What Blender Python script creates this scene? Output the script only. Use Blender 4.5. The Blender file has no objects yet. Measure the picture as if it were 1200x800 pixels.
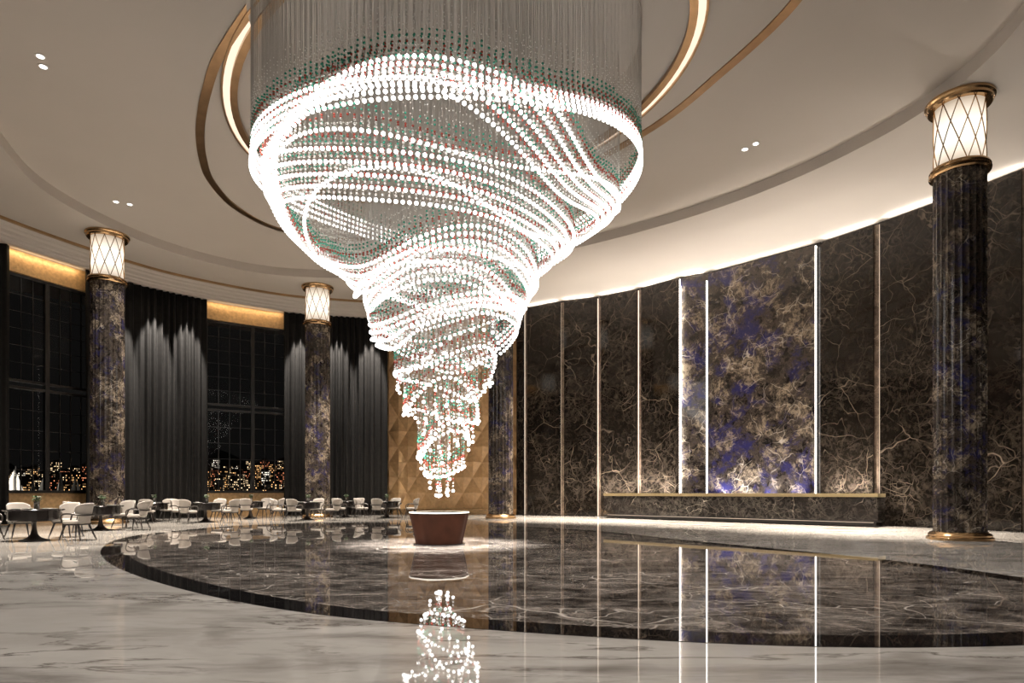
import bpy, bmesh, math, random
import numpy as np
from mathutils import Vector, Matrix
random.seed(7); rng = np.random.default_rng(11); SEED = 4
PI = math.pi; sin = math.sin; cos = math.cos
scene = bpy.context.scene; COL = scene.collection
EYE = 1.15; Z_OUT = 10.75; Z_IN = 11.10; Z_SOF = 10.05

# ------------------------------------------------------------------ helpers
def link(o, parent=None):
    COL.objects.link(o)
    if parent is not None: o.parent = parent
    return o
def mesh_obj(name, V, F, mat, parent=None, smooth=False, mats=None, midx=None):
    me = bpy.data.meshes.new(name)
    me.from_pydata([tuple(map(float, v)) for v in V], [], [tuple(map(int, f)) for f in F]); me.update()
    for m in (mats or [mat]): me.materials.append(m)
    if midx is not None: me.polygons.foreach_set('material_index', midx)
    if smooth: me.polygons.foreach_set('use_smooth', [True]*len(me.polygons))
    return link(bpy.data.objects.new(name, me), parent)
def tag(o, label=None, cat=None, group=None, kind=None):
    if label: o['label'] = label
    if cat: o['category'] = cat
    if group: o['group'] = group
    if kind: o['kind'] = kind
    return o
def empty(name, loc=(0,0,0), rz=0):
    o = bpy.data.objects.new(name, None); o.location = loc; o.rotation_euler = (0,0,rz); o.empty_display_size = .2
    return link(o)
def copy_tree(o, parent=None):
    c = o.copy(); COL.objects.link(c); c.parent = parent
    for ch in list(o.children): copy_tree(ch, c)
    return c
class MB:
    def __init__(s): s.V = []; s.F = []
    def add(s, V, F):
        n = len(s.V); s.V += [tuple(v) for v in V]; s.F += [tuple(i+n for i in f) for f in F]; return s
    def box(s, c, d, rz=0, top=1.0):
        hx, hy, hz = d[0]/2, d[1]/2, d[2]/2; V = []
        for k in (-1, 1):
            t = top if k > 0 else 1
            for sx, sy in ((-1,-1),(1,-1),(1,1),(-1,1)):
                x, y = sx*hx*t, sy*hy*t
                V.append((c[0]+x*cos(rz)-y*sin(rz), c[1]+x*sin(rz)+y*cos(rz), c[2]+k*hz))
        return s.add(V, [(3,2,1,0),(4,5,6,7),(0,1,5,4),(1,2,6,5),(2,3,7,6),(3,0,4,7)])
    def prism(s, a, b, t, z0, z1, off=0.0):
        """upright slab from plan point a to b, thickness t to the left of a->b"""
        a = Vector(a); b = Vector(b); d = (b-a).normalized(); n = Vector((-d.y, d.x))
        p = [a+n*off, b+n*off, b+n*(off+t), a+n*(off+t)]
        V = [(q.x, q.y, z) for z in (z0, z1) for q in p]
        return s.add(V, [(3,2,1,0),(4,5,6,7),(0,1,5,4),(1,2,6,5),(2,3,7,6),(3,0,4,7)])
    def lathe(s, prof, n=32, c=(0,0,0), cap=True, rfun=None):
        V = []; F = []
        for r, z in prof:
            for i in range(n):
                a = 2*PI*i/n; rr = r*(rfun(a) if rfun else 1)
                V.append((c[0]+rr*cos(a), c[1]+rr*sin(a), c[2]+z))
        for k in range(len(prof)-1):
            for i in range(n):
                j = (i+1) % n; F.append((k*n+i, k*n+j, (k+1)*n+j, (k+1)*n+i))
        if cap:
            F.append(tuple(reversed(range(n)))); F.append(tuple((len(prof)-1)*n+i for i in range(n)))
        return s.add(V, F)
    def tube(s, pts, r, n=8, closed=False):
        pts = [Vector(p) for p in pts]; m = len(pts); V = []; F = []
        rr = r if isinstance(r, (list, tuple)) else [r]*m
        up0 = None
        for i, p in enumerate(pts):
            if closed: d = pts[(i+1) % m]-pts[i-1]
            else: d = pts[min(i+1, m-1)]-pts[max(i-1, 0)]
            d.normalize()
            if up0 is None:
                up0 = Vector((0,0,1)) if abs(d.z) < .9 else Vector((1,0,0))
            u = (up0-d*up0.dot(d)); u.normalize(); w = d.cross(u); up0 = u
            for k in range(n):
                a = 2*PI*k/n; V.append(p+(u*cos(a)+w*sin(a))*rr[i])
        for i in range(m if closed else m-1):
            j = (i+1) % m
            for k in range(n):
                l = (k+1) % n; F.append((i*n+k, i*n+l, j*n+l, j*n+k))
        if not closed: F.append(tuple(reversed(range(n)))); F.append(tuple((m-1)*n+k for k in range(n)))
        return s.add(V, F)
    def obj(s, name, mat, parent=None, smooth=False, bevel=0, subsurf=0):
        o = mesh_obj(name, s.V, s.F, mat, parent, smooth)
        if bevel:
            b = o.modifiers.new('edge', 'BEVEL'); b.width = bevel; b.segments = 2; b.limit_method = 'ANGLE'; b.angle_limit = .7
        if subsurf:
            b = o.modifiers.new('round', 'SUBSURF'); b.levels = subsurf; b.render_levels = subsurf
        return o
def sm(o, deg=40):
    o.data.polygons.foreach_set('use_smooth', [True]*len(o.data.polygons))
    o.data.set_sharp_from_angle(angle=math.radians(deg)); return o
def spline(P, n=12, closed=False):
    P = [Vector(p) for p in P]; m = len(P); out = []
    g = (lambda i: P[i % m]) if closed else (lambda i: P[0]*2-P[1] if i < 0 else (P[-1]*2-P[-2] if i >= m else P[i]))
    for i in range(m if closed else m-1):
        a, b, c, d = g(i-1), g(i), g(i+1), g(i+2)
        for k in range(n):
            t = k/n; out.append(.5*(2*b+(c-a)*t+(2*a-5*b+4*c-d)*t*t+(3*b-a-3*c+d)*t**3))
    if not closed: out.append(P[-1].copy())
    return out
def inset(poly, d):
    """move a closed plan curve inwards by d (counter-clockwise or not)"""
    m = len(poly); area = sum(poly[i].x*poly[(i+1) % m].y-poly[(i+1) % m].x*poly[i].y for i in range(m)); sg = 1 if area > 0 else -1
    out = []
    for i in range(m):
        t = (poly[(i+1) % m]-poly[i-1]).normalized(); out.append(poly[i]+Vector((-t.y, t.x))*d*sg)
    return out
def band(A, B, za, zb):
    n = len(A); V = [(p.x, p.y, za) for p in A]+[(p.x, p.y, zb) for p in B]
    return V, [(i, (i+1) % n, n+(i+1) % n, n+i) for i in range(n)]
def strip_profile(curves):
    """closed curves [(list of plan points, z)...] joined one after the other and back round: a ring with a cross-section"""
    mb = MB(); k = len(curves)
    for i in range(k):
        A, za = curves[i]; B, zb = curves[(i+1) % k]; mb.add(*band(A, B, za, zb))
    return mb
def ellipse(c, r, deg, n=96):
    a = math.radians(deg); u = Vector((cos(a), sin(a))); v = Vector((-u.y, u.x)); c = Vector(c)
    return [c+u*cos(2*PI*i/n)*r[0]+v*sin(2*PI*i/n)*r[1] for i in range(n)]

# ------------------------------------------------------------------ materials
def new_mat(name):
    m = bpy.data.materials.new(name); m.use_nodes = True; nt = m.node_tree
    b = nt.nodes['Principled BSDF']; return m, nt, b
def N(nt, t, **kw):
    n = nt.nodes.new(t)
    for k, v in kw.items():
        if k in n.inputs: n.inputs[k].default_value = v
        else: setattr(n, k, v)
    return n
def ramp(nt, stops, src, interp='LINEAR'):
    r = nt.nodes.new('ShaderNodeValToRGB'); r.color_ramp.interpolation = interp
    e = r.color_ramp.elements
    while len(e) < len(stops): e.new(.5)
    for el, (p, c) in zip(e, stops):
        el.position = p; el.color = (c, c, c, 1) if isinstance(c, (int, float)) else (*c, 1)
    nt.links.new(src, r.inputs[0]); return r.outputs[0]
def mix(nt, f, a, b, mode='MIX'):
    m = nt.nodes.new('ShaderNodeMix'); m.data_type = 'RGBA'; m.blend_type = mode
    for i, v in ((0, f), (6, a), (7, b)):
        if hasattr(v, 'is_linked') or hasattr(v, 'links'): nt.links.new(v, m.inputs[i])
        elif i == 0: m.inputs[0].default_value = v
        else: m.inputs[i].default_value = (*v, 1)
    return m.outputs[2]
def mul(nt, a, b, op='MULTIPLY'):
    m = nt.nodes.new('ShaderNodeMath'); m.operation = op
    for i, v in ((0, a), (1, b)):
        if isinstance(v, (int, float)): m.inputs[i].default_value = v
        else: nt.links.new(v, m.inputs[i])
    return m.outputs[0]
def plain(name, col, rough=.5, metal=0.0, noise=0.0, nscale=20, emit=None, estr=0, spec=.5, sheen=0, bump=0):
    m, nt, b = new_mat(name)
    tc = N(nt, 'ShaderNodeTexCoord'); no = N(nt, 'ShaderNodeTexNoise', Scale=nscale, Detail=4.0)
    nt.links.new(tc.outputs['Object'], no.inputs['Vector'])
    k = 1-noise
    c = ramp(nt, [(.3, tuple(x*k for x in col)), (.7, tuple(min(1, x*(1+noise)) for x in col))], no.outputs['Fac'])
    nt.links.new(c, b.inputs['Base Color'])
    b.inputs['Roughness'].default_value = rough; b.inputs['Metallic'].default_value = metal
    b.inputs['Specular IOR Level'].default_value = spec
    if sheen: b.inputs['Sheen Weight'].default_value = sheen
    if bump:
        bp = N(nt, 'ShaderNodeBump', Strength=bump, Distance=.01); nt.links.new(no.outputs['Fac'], bp.inputs['Height']); nt.links.new(bp.outputs[0], b.inputs['Normal'])
    if emit: b.inputs['Emission Color'].default_value = (*emit, 1); b.inputs['Emission Strength'].default_value = estr
    return m
def warped(nt, scale=(1,1,1), rot=(0,0,0), amount=.5, nscale=1.0, det=5.0):
    tc = N(nt, 'ShaderNodeTexCoord'); mp = N(nt, 'ShaderNodeMapping')
    mp.inputs['Scale'].default_value = scale; mp.inputs['Rotation'].default_value = rot
    nt.links.new(tc.outputs['Object'], mp.inputs['Vector'])
    no = N(nt, 'ShaderNodeTexNoise', Scale=nscale, Detail=det); nt.links.new(mp.outputs[0], no.inputs['Vector'])
    s = N(nt, 'ShaderNodeVectorMath', operation='SUBTRACT'); nt.links.new(no.outputs['Color'], s.inputs[0]); s.inputs[1].default_value = (.5,.5,.5)
    sc = N(nt, 'ShaderNodeVectorMath', operation='SCALE'); nt.links.new(s.outputs[0], sc.inputs[0]); sc.inputs['Scale'].default_value = amount
    a = N(nt, 'ShaderNodeVectorMath', operation='ADD'); nt.links.new(mp.outputs[0], a.inputs[0]); nt.links.new(sc.outputs[0], a.inputs[1])
    return a.outputs[0], mp.outputs[0]
def veins(nt, vec, scale, width, soft=1.0):
    v = N(nt, 'ShaderNodeTexVoronoi', feature='DISTANCE_TO_EDGE', Scale=scale); nt.links.new(vec, v.inputs['Vector'])
    return ramp(nt, [(0, soft), (width, 0.0)], v.outputs['Distance'])
def noise(nt, vec, scale, detail=6.0, rough=.6):
    n = N(nt, 'ShaderNodeTexNoise', Scale=scale, Detail=detail, Roughness=rough); nt.links.new(vec, n.inputs['Vector']); return n.outputs['Fac']
def ridge(nt, vec, scale, width, detail=4.0, rough=.55, level=.5):
    """thin wandering lines where a noise field crosses its middle value"""
    n = noise(nt, vec, scale, detail, rough)
    d = mul(nt, mul(nt, n, -level, 'ADD'), 0.0, 'ABSOLUTE')
    return ramp(nt, [(0, 1.0), (width, 0.0)], d)
def emperador(name, dark, mid, vein, vs=.55, rough=.07, stretch=(1,1,1), rot=(0,0,0), web=.5, amount=.8, lo=.36, hi=.70, vk=1.0):
    m, nt, b = new_mat(name)
    w, raw = warped(nt, stretch, rot, .55, 1.1, 2.0)
    w2, _ = warped(nt, stretch, (rot[0]+.7, rot[1]+.4, rot[2]+.9), .6, .9, 3.0)
    base = ramp(nt, [(lo, dark), ((lo+hi)/2, tuple((a+c)*.42 for a, c in zip(dark, mid))), (hi, mid)], noise(nt, w, 2.6, 12, .78))
    patch = ramp(nt, [(.40, 0.0), (.62, 1.0)], noise(nt, raw, .45, 4, .6))
    patch2 = ramp(nt, [(.42, 0.0), (.60, 1.0)], noise(nt, w2, .7, 3, .6))
    crack = mul(nt, veins(nt, w, vs, .007*vk), patch2)
    crack2 = mul(nt, mul(nt, veins(nt, w2, vs*2.1, .012*vk), .55), patch)
    crack3 = mul(nt, mul(nt, veins(nt, w, vs*4.6, .03*vk), web), mul(nt, patch, ramp(nt, [(.45, 0.0), (.6, 1.0)], noise(nt, w2, 1.6, 4)), 'MULTIPLY'))
    wisp = mul(nt, mul(nt, ridge(nt, w2, vs*1.5, .0045*vk, 2, .5), .7), patch2)
    haze = mul(nt, ramp(nt, [(.48, 0.0), (.78, .42)], noise(nt, w2, 5.0, 12, .82)), mul(nt, patch, .22, 'ADD'))
    f = crack
    for x in (crack2, crack3, wisp, haze): f = mul(nt, f, x, 'MAXIMUM')
    f = mul(nt, f, amount)
    nt.links.new(mix(nt, f, base, vein), b.inputs['Base Color'])
    b.inputs['Roughness'].default_value = rough; return m
def blue_marble(name, rough=.08, scale=1.0, dim=1.0, shift=0.0):
    m, nt, b = new_mat(name)
    w, raw = warped(nt, (scale,)*3, (.3,.5,.2), .8, .8, 3.0)
    w2, _ = warped(nt, (scale,)*3, (1.3,.2,.9), 1.0, .9, 3.0)
    dark = ramp(nt, [(.36, (.006,.005,.005)), (.46, (.018,.014,.012)), (.53, (.055,.044,.036)), (.60, (.016,.013,.013)), (.70, (.11,.088,.068))], noise(nt, w, 2.6, 12, .78))
    navy = ramp(nt, [(.50+shift, 0.0), (.60+shift, 1.0)], noise(nt, w2, .9, 9, .72))
    c = mix(nt, mul(nt, navy, .9), dark, (.019*dim,.019*dim,.085*dim))
    gold = mul(nt, ramp(nt, [(.50, 0.0), (.56, 1.0)], noise(nt, w, .8, 10, .74)), ramp(nt, [(.44, 0.0), (.56, 1.0)], noise(nt, w2, 5.5, 12, .82)))
    c = mix(nt, mul(nt, gold, .85), c, (.31*dim,.25*dim,.185*dim))
    pale = mul(nt, ramp(nt, [(.56, 0.0), (.68, .9)], noise(nt, w2, 4.2, 12, .84)), .6)
    c = mix(nt, pale, c, (.38*dim,.335*dim,.27*dim))
    v = mul(nt, mul(nt, ridge(nt, raw, .6, .005, 3, .5), .7), mul(nt, veins(nt, w2, .8, .008), .9), 'MAXIMUM')
    v = mul(nt, v, ramp(nt, [(.44, 0.0), (.56, 1.0)], noise(nt, raw, .8, 3)))
    c = mix(nt, mul(nt, v, .8), c, (.66*dim,.60*dim,.52*dim))
    nt.links.new(c, b.inputs['Base Color']); b.inputs['Roughness'].default_value = rough; return m
def white_marble(name):
    m, nt, b = new_mat(name)
    w, raw = warped(nt, (.55,1.0,1), (0,0,-.5), .9, .7)
    base = ramp(nt, [(.3, (.44,.415,.385)), (.7, (.56,.535,.505))], noise(nt, w, .6, 5))
    cloud = ramp(nt, [(.5, 0.0), (.72, .55)], noise(nt, w, 1.1, 9, .65))
    wv = N(nt, 'ShaderNodeTexWave', Scale=.28, Distortion=9.0, Detail=5.0); wv.inputs['Detail Scale'].default_value = 1.2; nt.links.new(w, wv.inputs['Vector'])
    st = ramp(nt, [(.0, .75), (.10, 0.0)], wv.outputs['Fac'])
    gate = ramp(nt, [(.48, 0.0), (.62, 1.0)], noise(nt, raw, .8, 3))
    f = mul(nt, mul(nt, st, gate), mul(nt, cloud, .55), 'MAXIMUM')
    c = mix(nt, f, base, (.20,.18,.16))
    w2, _ = warped(nt, (.35,1.2,1), (0,0,-.45), 1.0, .8)
    ln = mul(nt, ridge(nt, w2, .9, .022, 7, .62), ramp(nt, [(.42, 0.0), (.55, 1.0)], noise(nt, raw, .6, 3)))
    smoke = ramp(nt, [(.50, 0.0), (.68, .85)], noise(nt, w2, 1.1, 8, .62))
    c = mix(nt, mul(nt, ln, smoke, 'MAXIMUM'), c, (.17,.15,.135))
    b.inputs['Specular IOR Level'].default_value = .4
    nt.links.new(c, b.inputs['Base Color']); b.inputs['Roughness'].default_value = .018; return m
def glow(name, col, s, sampling=None):
    m, nt, b = new_mat(name); nt.nodes.remove(b)
    e = N(nt, 'ShaderNodeEmission', Strength=s); e.inputs['Color'].default_value = (*col, 1)
    nt.links.new(e.outputs[0], nt.nodes['Material Output'].inputs[0])
    if sampling: m.cycles.emission_sampling = sampling
    return m
def glass(name, tint=(1,1,1), opacity=.12, gain=1.0):
    m, nt, b = new_mat(name); nt.nodes.remove(b)
    t = N(nt, 'ShaderNodeBsdfTransparent'); t.inputs[0].default_value = (*tint, 1)
    g = N(nt, 'ShaderNodeBsdfGlossy', Roughness=.02); fr = N(nt, 'ShaderNodeFresnel', IOR=1.3)
    ms = N(nt, 'ShaderNodeMixShader'); nt.links.new(mul(nt, mul(nt, fr.outputs[0], gain), opacity, 'ADD'), ms.inputs[0])
    nt.links.new(t.outputs[0], ms.inputs[1]); nt.links.new(g.outputs[0], ms.inputs[2]); nt.links.new(ms.outputs[0], nt.nodes['Material Output'].inputs[0])
    return m

M_FLOOR = white_marble('white_marble_floor')
M_DISC = emperador('dark_inlay_marble', (.020,.016,.014), (.36,.31,.275), (.72,.66,.60), .9, .02, (.6,.95,1), (0,0,.15), 1.0, 1.0, .43, .66, 1.3)
M_DISC.node_tree.nodes['Principled BSDF'].inputs['Specular IOR Level'].default_value = .35
M_BLACK = plain('black_polished_stone', (.008,.007,.007), .02, noise=.3, nscale=3)
M_WALL = emperador('brown_wall_marble', (.0035,.0027,.0022), (.017,.013,.010), (.24,.195,.155), .55, .06)
M_WALL.node_tree.nodes['Principled BSDF'].inputs['Specular IOR Level'].default_value = .35
M_JOINT_LIT = emperador('joint_marble_lit_tone', (.06,.045,.035), (.34,.25,.19), (.60,.48,.38), 1.4, .15)  # wall marble made paler and warmer, LED glow put into its colour
M_COUNTER = emperador('black_counter_marble', (.006,.005,.005), (.018,.015,.013), (.40,.36,.31), 1.5, .08, web=.25, amount=.55)
M_COUNTERTOP = plain('dull_gold_edge', (.15,.115,.06), .38, .35, .08, 4)
M_BLUE = blue_marble('blue_gold_marble'); M_COLM = blue_marble('column_marble', .16, 1.7, .9, .02)
M_CEIL = plain('ceiling_paint', (.56,.51,.46), .75, noise=.02, nscale=.4)
M_BRONZE = plain('brushed_bronze', (.42,.27,.15), .28, 1.0, .12, 3)
M_BRASS = plain('polished_brass', (.52,.34,.18), .2, 1.0, .1, 5)
M_GOLDWALL = plain('gold_leaf_panel', (.42,.27,.13), .42, .25, .25, 9, bump=.2)
M_DIAMOND = plain('golden_wood_pyramid', (.40,.25,.12), .38, .15, .18, 6)
M_CURT = plain('black_velvet', (.0095,.0087,.008), .75, noise=.2, nscale=6, spec=.15)
M_FRAME = plain('dark_window_metal', (.02,.018,.017), .35, .4, .2, 4)
M_GLASS = glass('window_glass', (.8,.8,.8), 0, .18)
M_LED = glow('warm_led', (1,.82,.64), 2.2)
M_LEDW = glow('white_led', (1,.93,.86), 4.5)
M_LEDF = glow('recess_led', (1,.93,.86), 9.0)
M_LEDD = glow('dim_led', (1,.80,.62), 1.0)
M_COVE = glow('cove_light', (1,.80,.60), 1.3)
M_WASH = glow('cove_wash', (1,.86,.70), 2.0)
M_GLOBE = glow('chandelier_globe', (1,.965,.93), 5.5)
M_WIRE = plain('steel_wire', (.55,.52,.48), .45, .3, .1, 5)
M_RED = plain('red_glass_bead', (.42,.075,.05), .15, noise=.1)
M_GREEN = plain('green_glass_bead', (.05,.36,.24), .15, noise=.1)
M_CLEAR = plain('clear_glass_bead', (.70,.66,.62), .08, noise=.1)
M_CRYS = plain('small_crystal', (.9,.88,.84), .05, noise=.05)
M_PLANTER = plain('rust_brown_tub', (.021,.0075,.0042), .65, 0, .25, 4, spec=.06)
M_CREAM = plain('cream_rim', (.62,.59,.53), .3, noise=.05)
M_FABRIC = plain('cream_upholstery', (.30,.275,.25), .85, noise=.06, nscale=60, sheen=.2)
M_WOOD = plain('black_stained_wood', (.018,.012,.010), .35, noise=.3, nscale=12)
M_TABLE = plain('black_lacquer', (.012,.010,.010), .15, noise=.2, nscale=5)
M_VASE = glass('vase_glass', (.75,.76,.75), .25)
M_LEAF = plain('dark_leaf', (.05,.10,.035), .5, noise=.4, nscale=30)
M_PETAL = plain('white_petal', (.8,.79,.74), .6, noise=.05)
M_CHINA = plain('white_china', (.75,.73,.70), .15, noise=.02)
M_DOWN = glow('downlight_lens', (1,.95,.88), 6.0)
M_TRIM = plain('white_metal_trim', (.7,.67,.62), .3, noise=.03)

# lamp drum: brightest round its middle, where the bulb sits
def drum_mat():
    m, nt, b = new_mat('lit_lamp_drum'); nt.nodes.remove(b)
    tc = N(nt, 'ShaderNodeTexCoord'); sp = N(nt, 'ShaderNodeSeparateXYZ'); nt.links.new(tc.outputs['Object'], sp.inputs[0])
    z = mul(nt, mul(nt, sp.outputs['Z'], -9.80, 'ADD'), 1.05, 'DIVIDE')
    q = mul(nt, mul(nt, z, z), -1.0); g = mul(nt, q, 1.0, 'ADD')
    col = ramp(nt, [(0, (.80,.52,.34)), (.55, (1,.80,.60)), (1, (1,.92,.80))], g)
    st = ramp(nt, [(0, .30), (.5, .42), (1, 1.0)], g); s = mul(nt, st, 1.4)
    e = N(nt, 'ShaderNodeEmission'); nt.links.new(col, e.inputs[0]); nt.links.new(s, e.inputs[1])
    nt.links.new(e.outputs[0], nt.nodes['Material Output'].inputs[0]); return m
M_DRUM = drum_mat()

# ------------------------------------------------------------------ plan of the hall
DISC = spline([(6.9,8.6),(6.4,10.9),(5.1,13.7),(4.0,15.9),(2.4,19.4),(-1.2,22.7),(-6.0,24.5),(-9.1,22.8),(-10.1,19.2),(-9.8,16.1),(-8.1,12.6),(-5.6,9.3),(-2.7,6.6),(-.3,5.4),(2.6,4.75),(5.2,5.2),(6.7,6.7)], 10, True)
STEP = spline([(.7,26.2),(3.3,24.6),(6,22.5),(8.1,20.3),(9.6,18.0),(10.45,15.7),(10.4,13.0),(9.0,9.2),(5.5,5.5),(0,4),(-6,5.5),(-11,10),(-13.7,16.6),(-14.9,20.6),(-14.0,24.8),(-11.8,27.5),(-9.3,28.5),(-5.5,28.6),(-2,27.6)], 10, True)
RING = spline([(5.85,12.9),(5.05,15.2),(3.7,17.8),(.4,21.6),(-3.6,24.6),(-6.8,25.2),(-8.9,24.2),(-9.72,22.4),(-9.72,20.5),(-9.3,19),(-8.6,17.4),(-7.6,15.7),(-6.5,14.2),(-4.2,11.85),(-1.77,10.05),(.87,8.85),(3.2,8.55),(4.9,9.3),(5.7,11.0)], 10, True)
COVE = ellipse((-1.81,16.2), (6.88,4.71), 136.4)
WL = spline([(-19.2,18.5),(-18.3,22.9),(-16.3,27.2),(-14.2,29.6),(-11.4,31.6),(-9.0,32.4),(-6.4,33.0)], 60)
WLs = [0.0]
for i in range(1, len(WL)): WLs.append(WLs[-1]+(WL[i]-WL[i-1]).length)
def wl(s, off=0.0):
    """point of the left wall line at arc length s, moved off metres into the room"""
    i = 1
    while i < len(WL)-1 and WLs[i] < s: i += 1
    t = (s-WLs[i-1])/(WLs[i]-WLs[i-1]); d = (WL[i]-WL[i-1]).normalized()
    return WL[i-1].lerp(WL[i], t)+Vector((d.y, -d.x))*off
JR = [Vector(p) for p in [(.15,33.25),(.52,32.9),(2.33,31.7),(4.05,31.0),(5.75,29.8),(7.27,28.2),(8.4,27.55),(11.54,24.25),(12.8,22.4),(13.85,20.6),(14.9,18.5),(15.6,15.5)]]
REAR = [Vector(p) for p in [(15.6,15.5),(15.4,12),(14.4,8.5),(12.5,5),(9.5,1.5),(5.5,-1.2),(0,-2.6),(-6,-2.0),(-12,1.5),(-16,6.5),(-18.4,12),(-19.2,18.5)]]

# ------------------------------------------------------------------ floor
FB = [(-24,-6),(20,-6),(20,40),(-24,40)]
outline = JR+REAR[1:]+[wl(s, -.5) for s in (1.5,4.5,6.3,8,10,12.4,14.3,16,18,21)]+[Vector((-6.5,34.3)), Vector((.3,34.3))]
fo = mesh_obj('floor', [(p.x, p.y, 0) for p in outline]+[(p.x, p.y, -.2) for p in outline],
    [tuple(range(len(outline)-1, -1, -1)) if False else tuple(range(len(outline)))]+[tuple(len(outline)+i for i in reversed(range(len(outline))))]+[(i, len(outline)+i, len(outline)+(i+1) % len(outline), (i+1) % len(outline)) for i in range(len(outline))], M_FLOOR)
tag(fo, 'polished white marble floor with grey veins', kind='structure')
bm = bmesh.new(); bm.from_mesh(fo.data); bmesh.ops.recalc_face_normals(bm, faces=bm.faces); bm.to_mesh(fo.data); bm.free()
D2 = inset(DISC, .40); n = len(DISC)
bo = mesh_obj('inlay_border', *(lambda a, b: (a[0]+b[0], a[1]+[tuple(i+len(a[0]) for i in f) for f in b[1]]))(band(DISC, D2, .004, .004), band(DISC, DISC, -.01, .004)), M_BLACK, fo)
tag(bo, 'polished black stone border of the oval inlay', kind='structure')
io = mesh_obj('marble_inlay', [(p.x, p.y, .004) for p in D2], [tuple(range(n))], M_DISC, fo)
tag(io, 'dark brown veined marble oval set into the floor', kind='structure')
for o in (bo, io):
    bm = bmesh.new(); bm.from_mesh(o.data)
    for f in bm.faces:
        f.normal_update()
        if abs(f.normal.z) > .5 and f.normal.z < 0: f.normal_flip()
    bm.to_mesh(o.data); bm.free()

# ------------------------------------------------------------------ ceiling
def ceiling():
    mb = MB(); n = len(STEP)
    mb.add([(p.x, p.y, Z_IN) for p in STEP], [tuple(range(n))])
    mb.add(*band(STEP, STEP, Z_IN, Z_OUT))
    c = Vector((-2, 16)); far = [c+(p-c).normalized()*26 for p in STEP]
    mb.add(*band(STEP, far, Z_OUT, Z_OUT))
    mb.add([(p.x, p.y, Z_IN+.6) for p in far], [tuple(range(n))]); mb.add(*band(far, far, Z_OUT, Z_IN+.6))
    return mb.obj('ceiling', M_CEIL)
ce = tag(ceiling(), 'warm white ceiling with a raised oval centre', kind='structure')
R2 = inset(RING, .22)
tag(sm(strip_profile([(RING, Z_IN+.01), (RING, Z_IN-.035), (R2, Z_IN-.035), (R2, Z_IN+.01)]).obj('trim_1', M_BRONZE)), 'outer bronze ring set on the ceiling', kind='structure')
t2 = empty('trim_2', (0,0,0)); tag(t2, 'inner glowing ring round the chandelier', kind='structure')
c1 = inset(COVE, .05); c2 = inset(COVE, .21); c3 = inset(COVE, .38)
tag(sm(strip_profile([(COVE, Z_IN+.01), (COVE, Z_IN-.06), (c1, Z_IN-.06), (c1, Z_IN+.01)]).obj('bronze_edge', M_BRONZE, t2)), kind='structure')
tag(sm(strip_profile([(c1, Z_IN+.01), (c1, Z_IN-.02), (c2, Z_IN-.02), (c2, Z_IN+.01)]).obj('light_band', M_COVE, t2)), 'glowing cream light band', kind='structure')
tag(sm(strip_profile([(c2, Z_IN+.01), (c2, Z_IN-.10), (c3, Z_IN-.10), (c3, Z_IN+.01)]).obj('bronze_band', M_BRONZE, t2)), kind='structure')

# cornice above windows and curtains
def sweep(ss, prof):
    mb = MB(); m = len(prof); V = []; F = []
    for s in ss:
        for off, z in prof:
            p = wl(s, off); V.append((p.x, p.y, z))
    for i in range(len(ss)-1):
        for k in range(m):
            l = (k+1) % m; F.append((i*m+k, i*m+l, (i+1)*m+l, (i+1)*m+k))
    F.append(tuple(range(m))); F.append(tuple((len(ss)-1)*m+k for k in reversed(range(m))))
    return mb.add(V, F)
SS = [WLs[-1]*i/70 for i in range(71)]
tr = tag(sm(sweep(SS, [(-.5,Z_OUT+.02),(.68,Z_OUT+.02),(.68,10.66),(.64,10.60),(.58,10.57),(.56,10.50),(.50,10.44),(.48,10.33),(.42,10.28),(.42,10.20),(.36,10.16),(.36,Z_SOF),(-.5,Z_SOF)]).obj('trim_3', M_CEIL), 25), 'stepped white cornice over the windows and curtains', kind='structure')
tag(sweep(SS, [(.66,Z_OUT+.01),(.80,Z_OUT+.01),(.80,10.66),(.66,10.66)]).obj('gold_line', M_BRASS, tr), 'gold line along the cornice', kind='structure')

# ------------------------------------------------------------------ left wall, windows
wleft = empty('wall_left'); tag(wleft, 'gold clad wall with tall windows on the left', kind='structure')
def wall_piece(name, s0, s1, z0, z1, mat, off=-.42, t=.12, n=10):
    mb = MB()
    for i in range(n):
        a = s0+(s1-s0)*i/n; b = s0+(s1-s0)*(i+1)/n
        p, q, p2, q2 = wl(a, off), wl(b, off), wl(a, off-t), wl(b, off-t)
        V = [(v.x, v.y, z) for z in (z0, z1) for v in (p, q, q2, p2)]
        mb.add(V, [(0,1,5,4),(2,3,7,6),(4,5,6,7),(3,2,1,0)]+([(3,0,4,7)] if i == 0 else [])+([(1,2,6,5)] if i == n-1 else []))
    return tag(mb.obj(name, mat, wleft), kind='structure')
M_DARKW = plain('dark_plaster', (.03,.027,.024), .8, noise=.1, nscale=2)
WIN = [(4.45, 8.05), (12.55, 16.65)]
prev = 0.05
for k, (a, b) in enumerate(WIN):
    wall_piece('wall_section', prev, a, 0, Z_OUT, M_DARKW); prev = b
    wall_piece('sill_panel', a, b, 0, 1.13, M_GOLDWALL, -.30, .24); wall_piece('pelmet_panel', a, b, 9.25, Z_SOF+.02, M_GOLDWALL, -.12, .40)
wall_piece('wall_section', prev, 21.05, 0, Z_OUT, M_DARKW)
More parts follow.
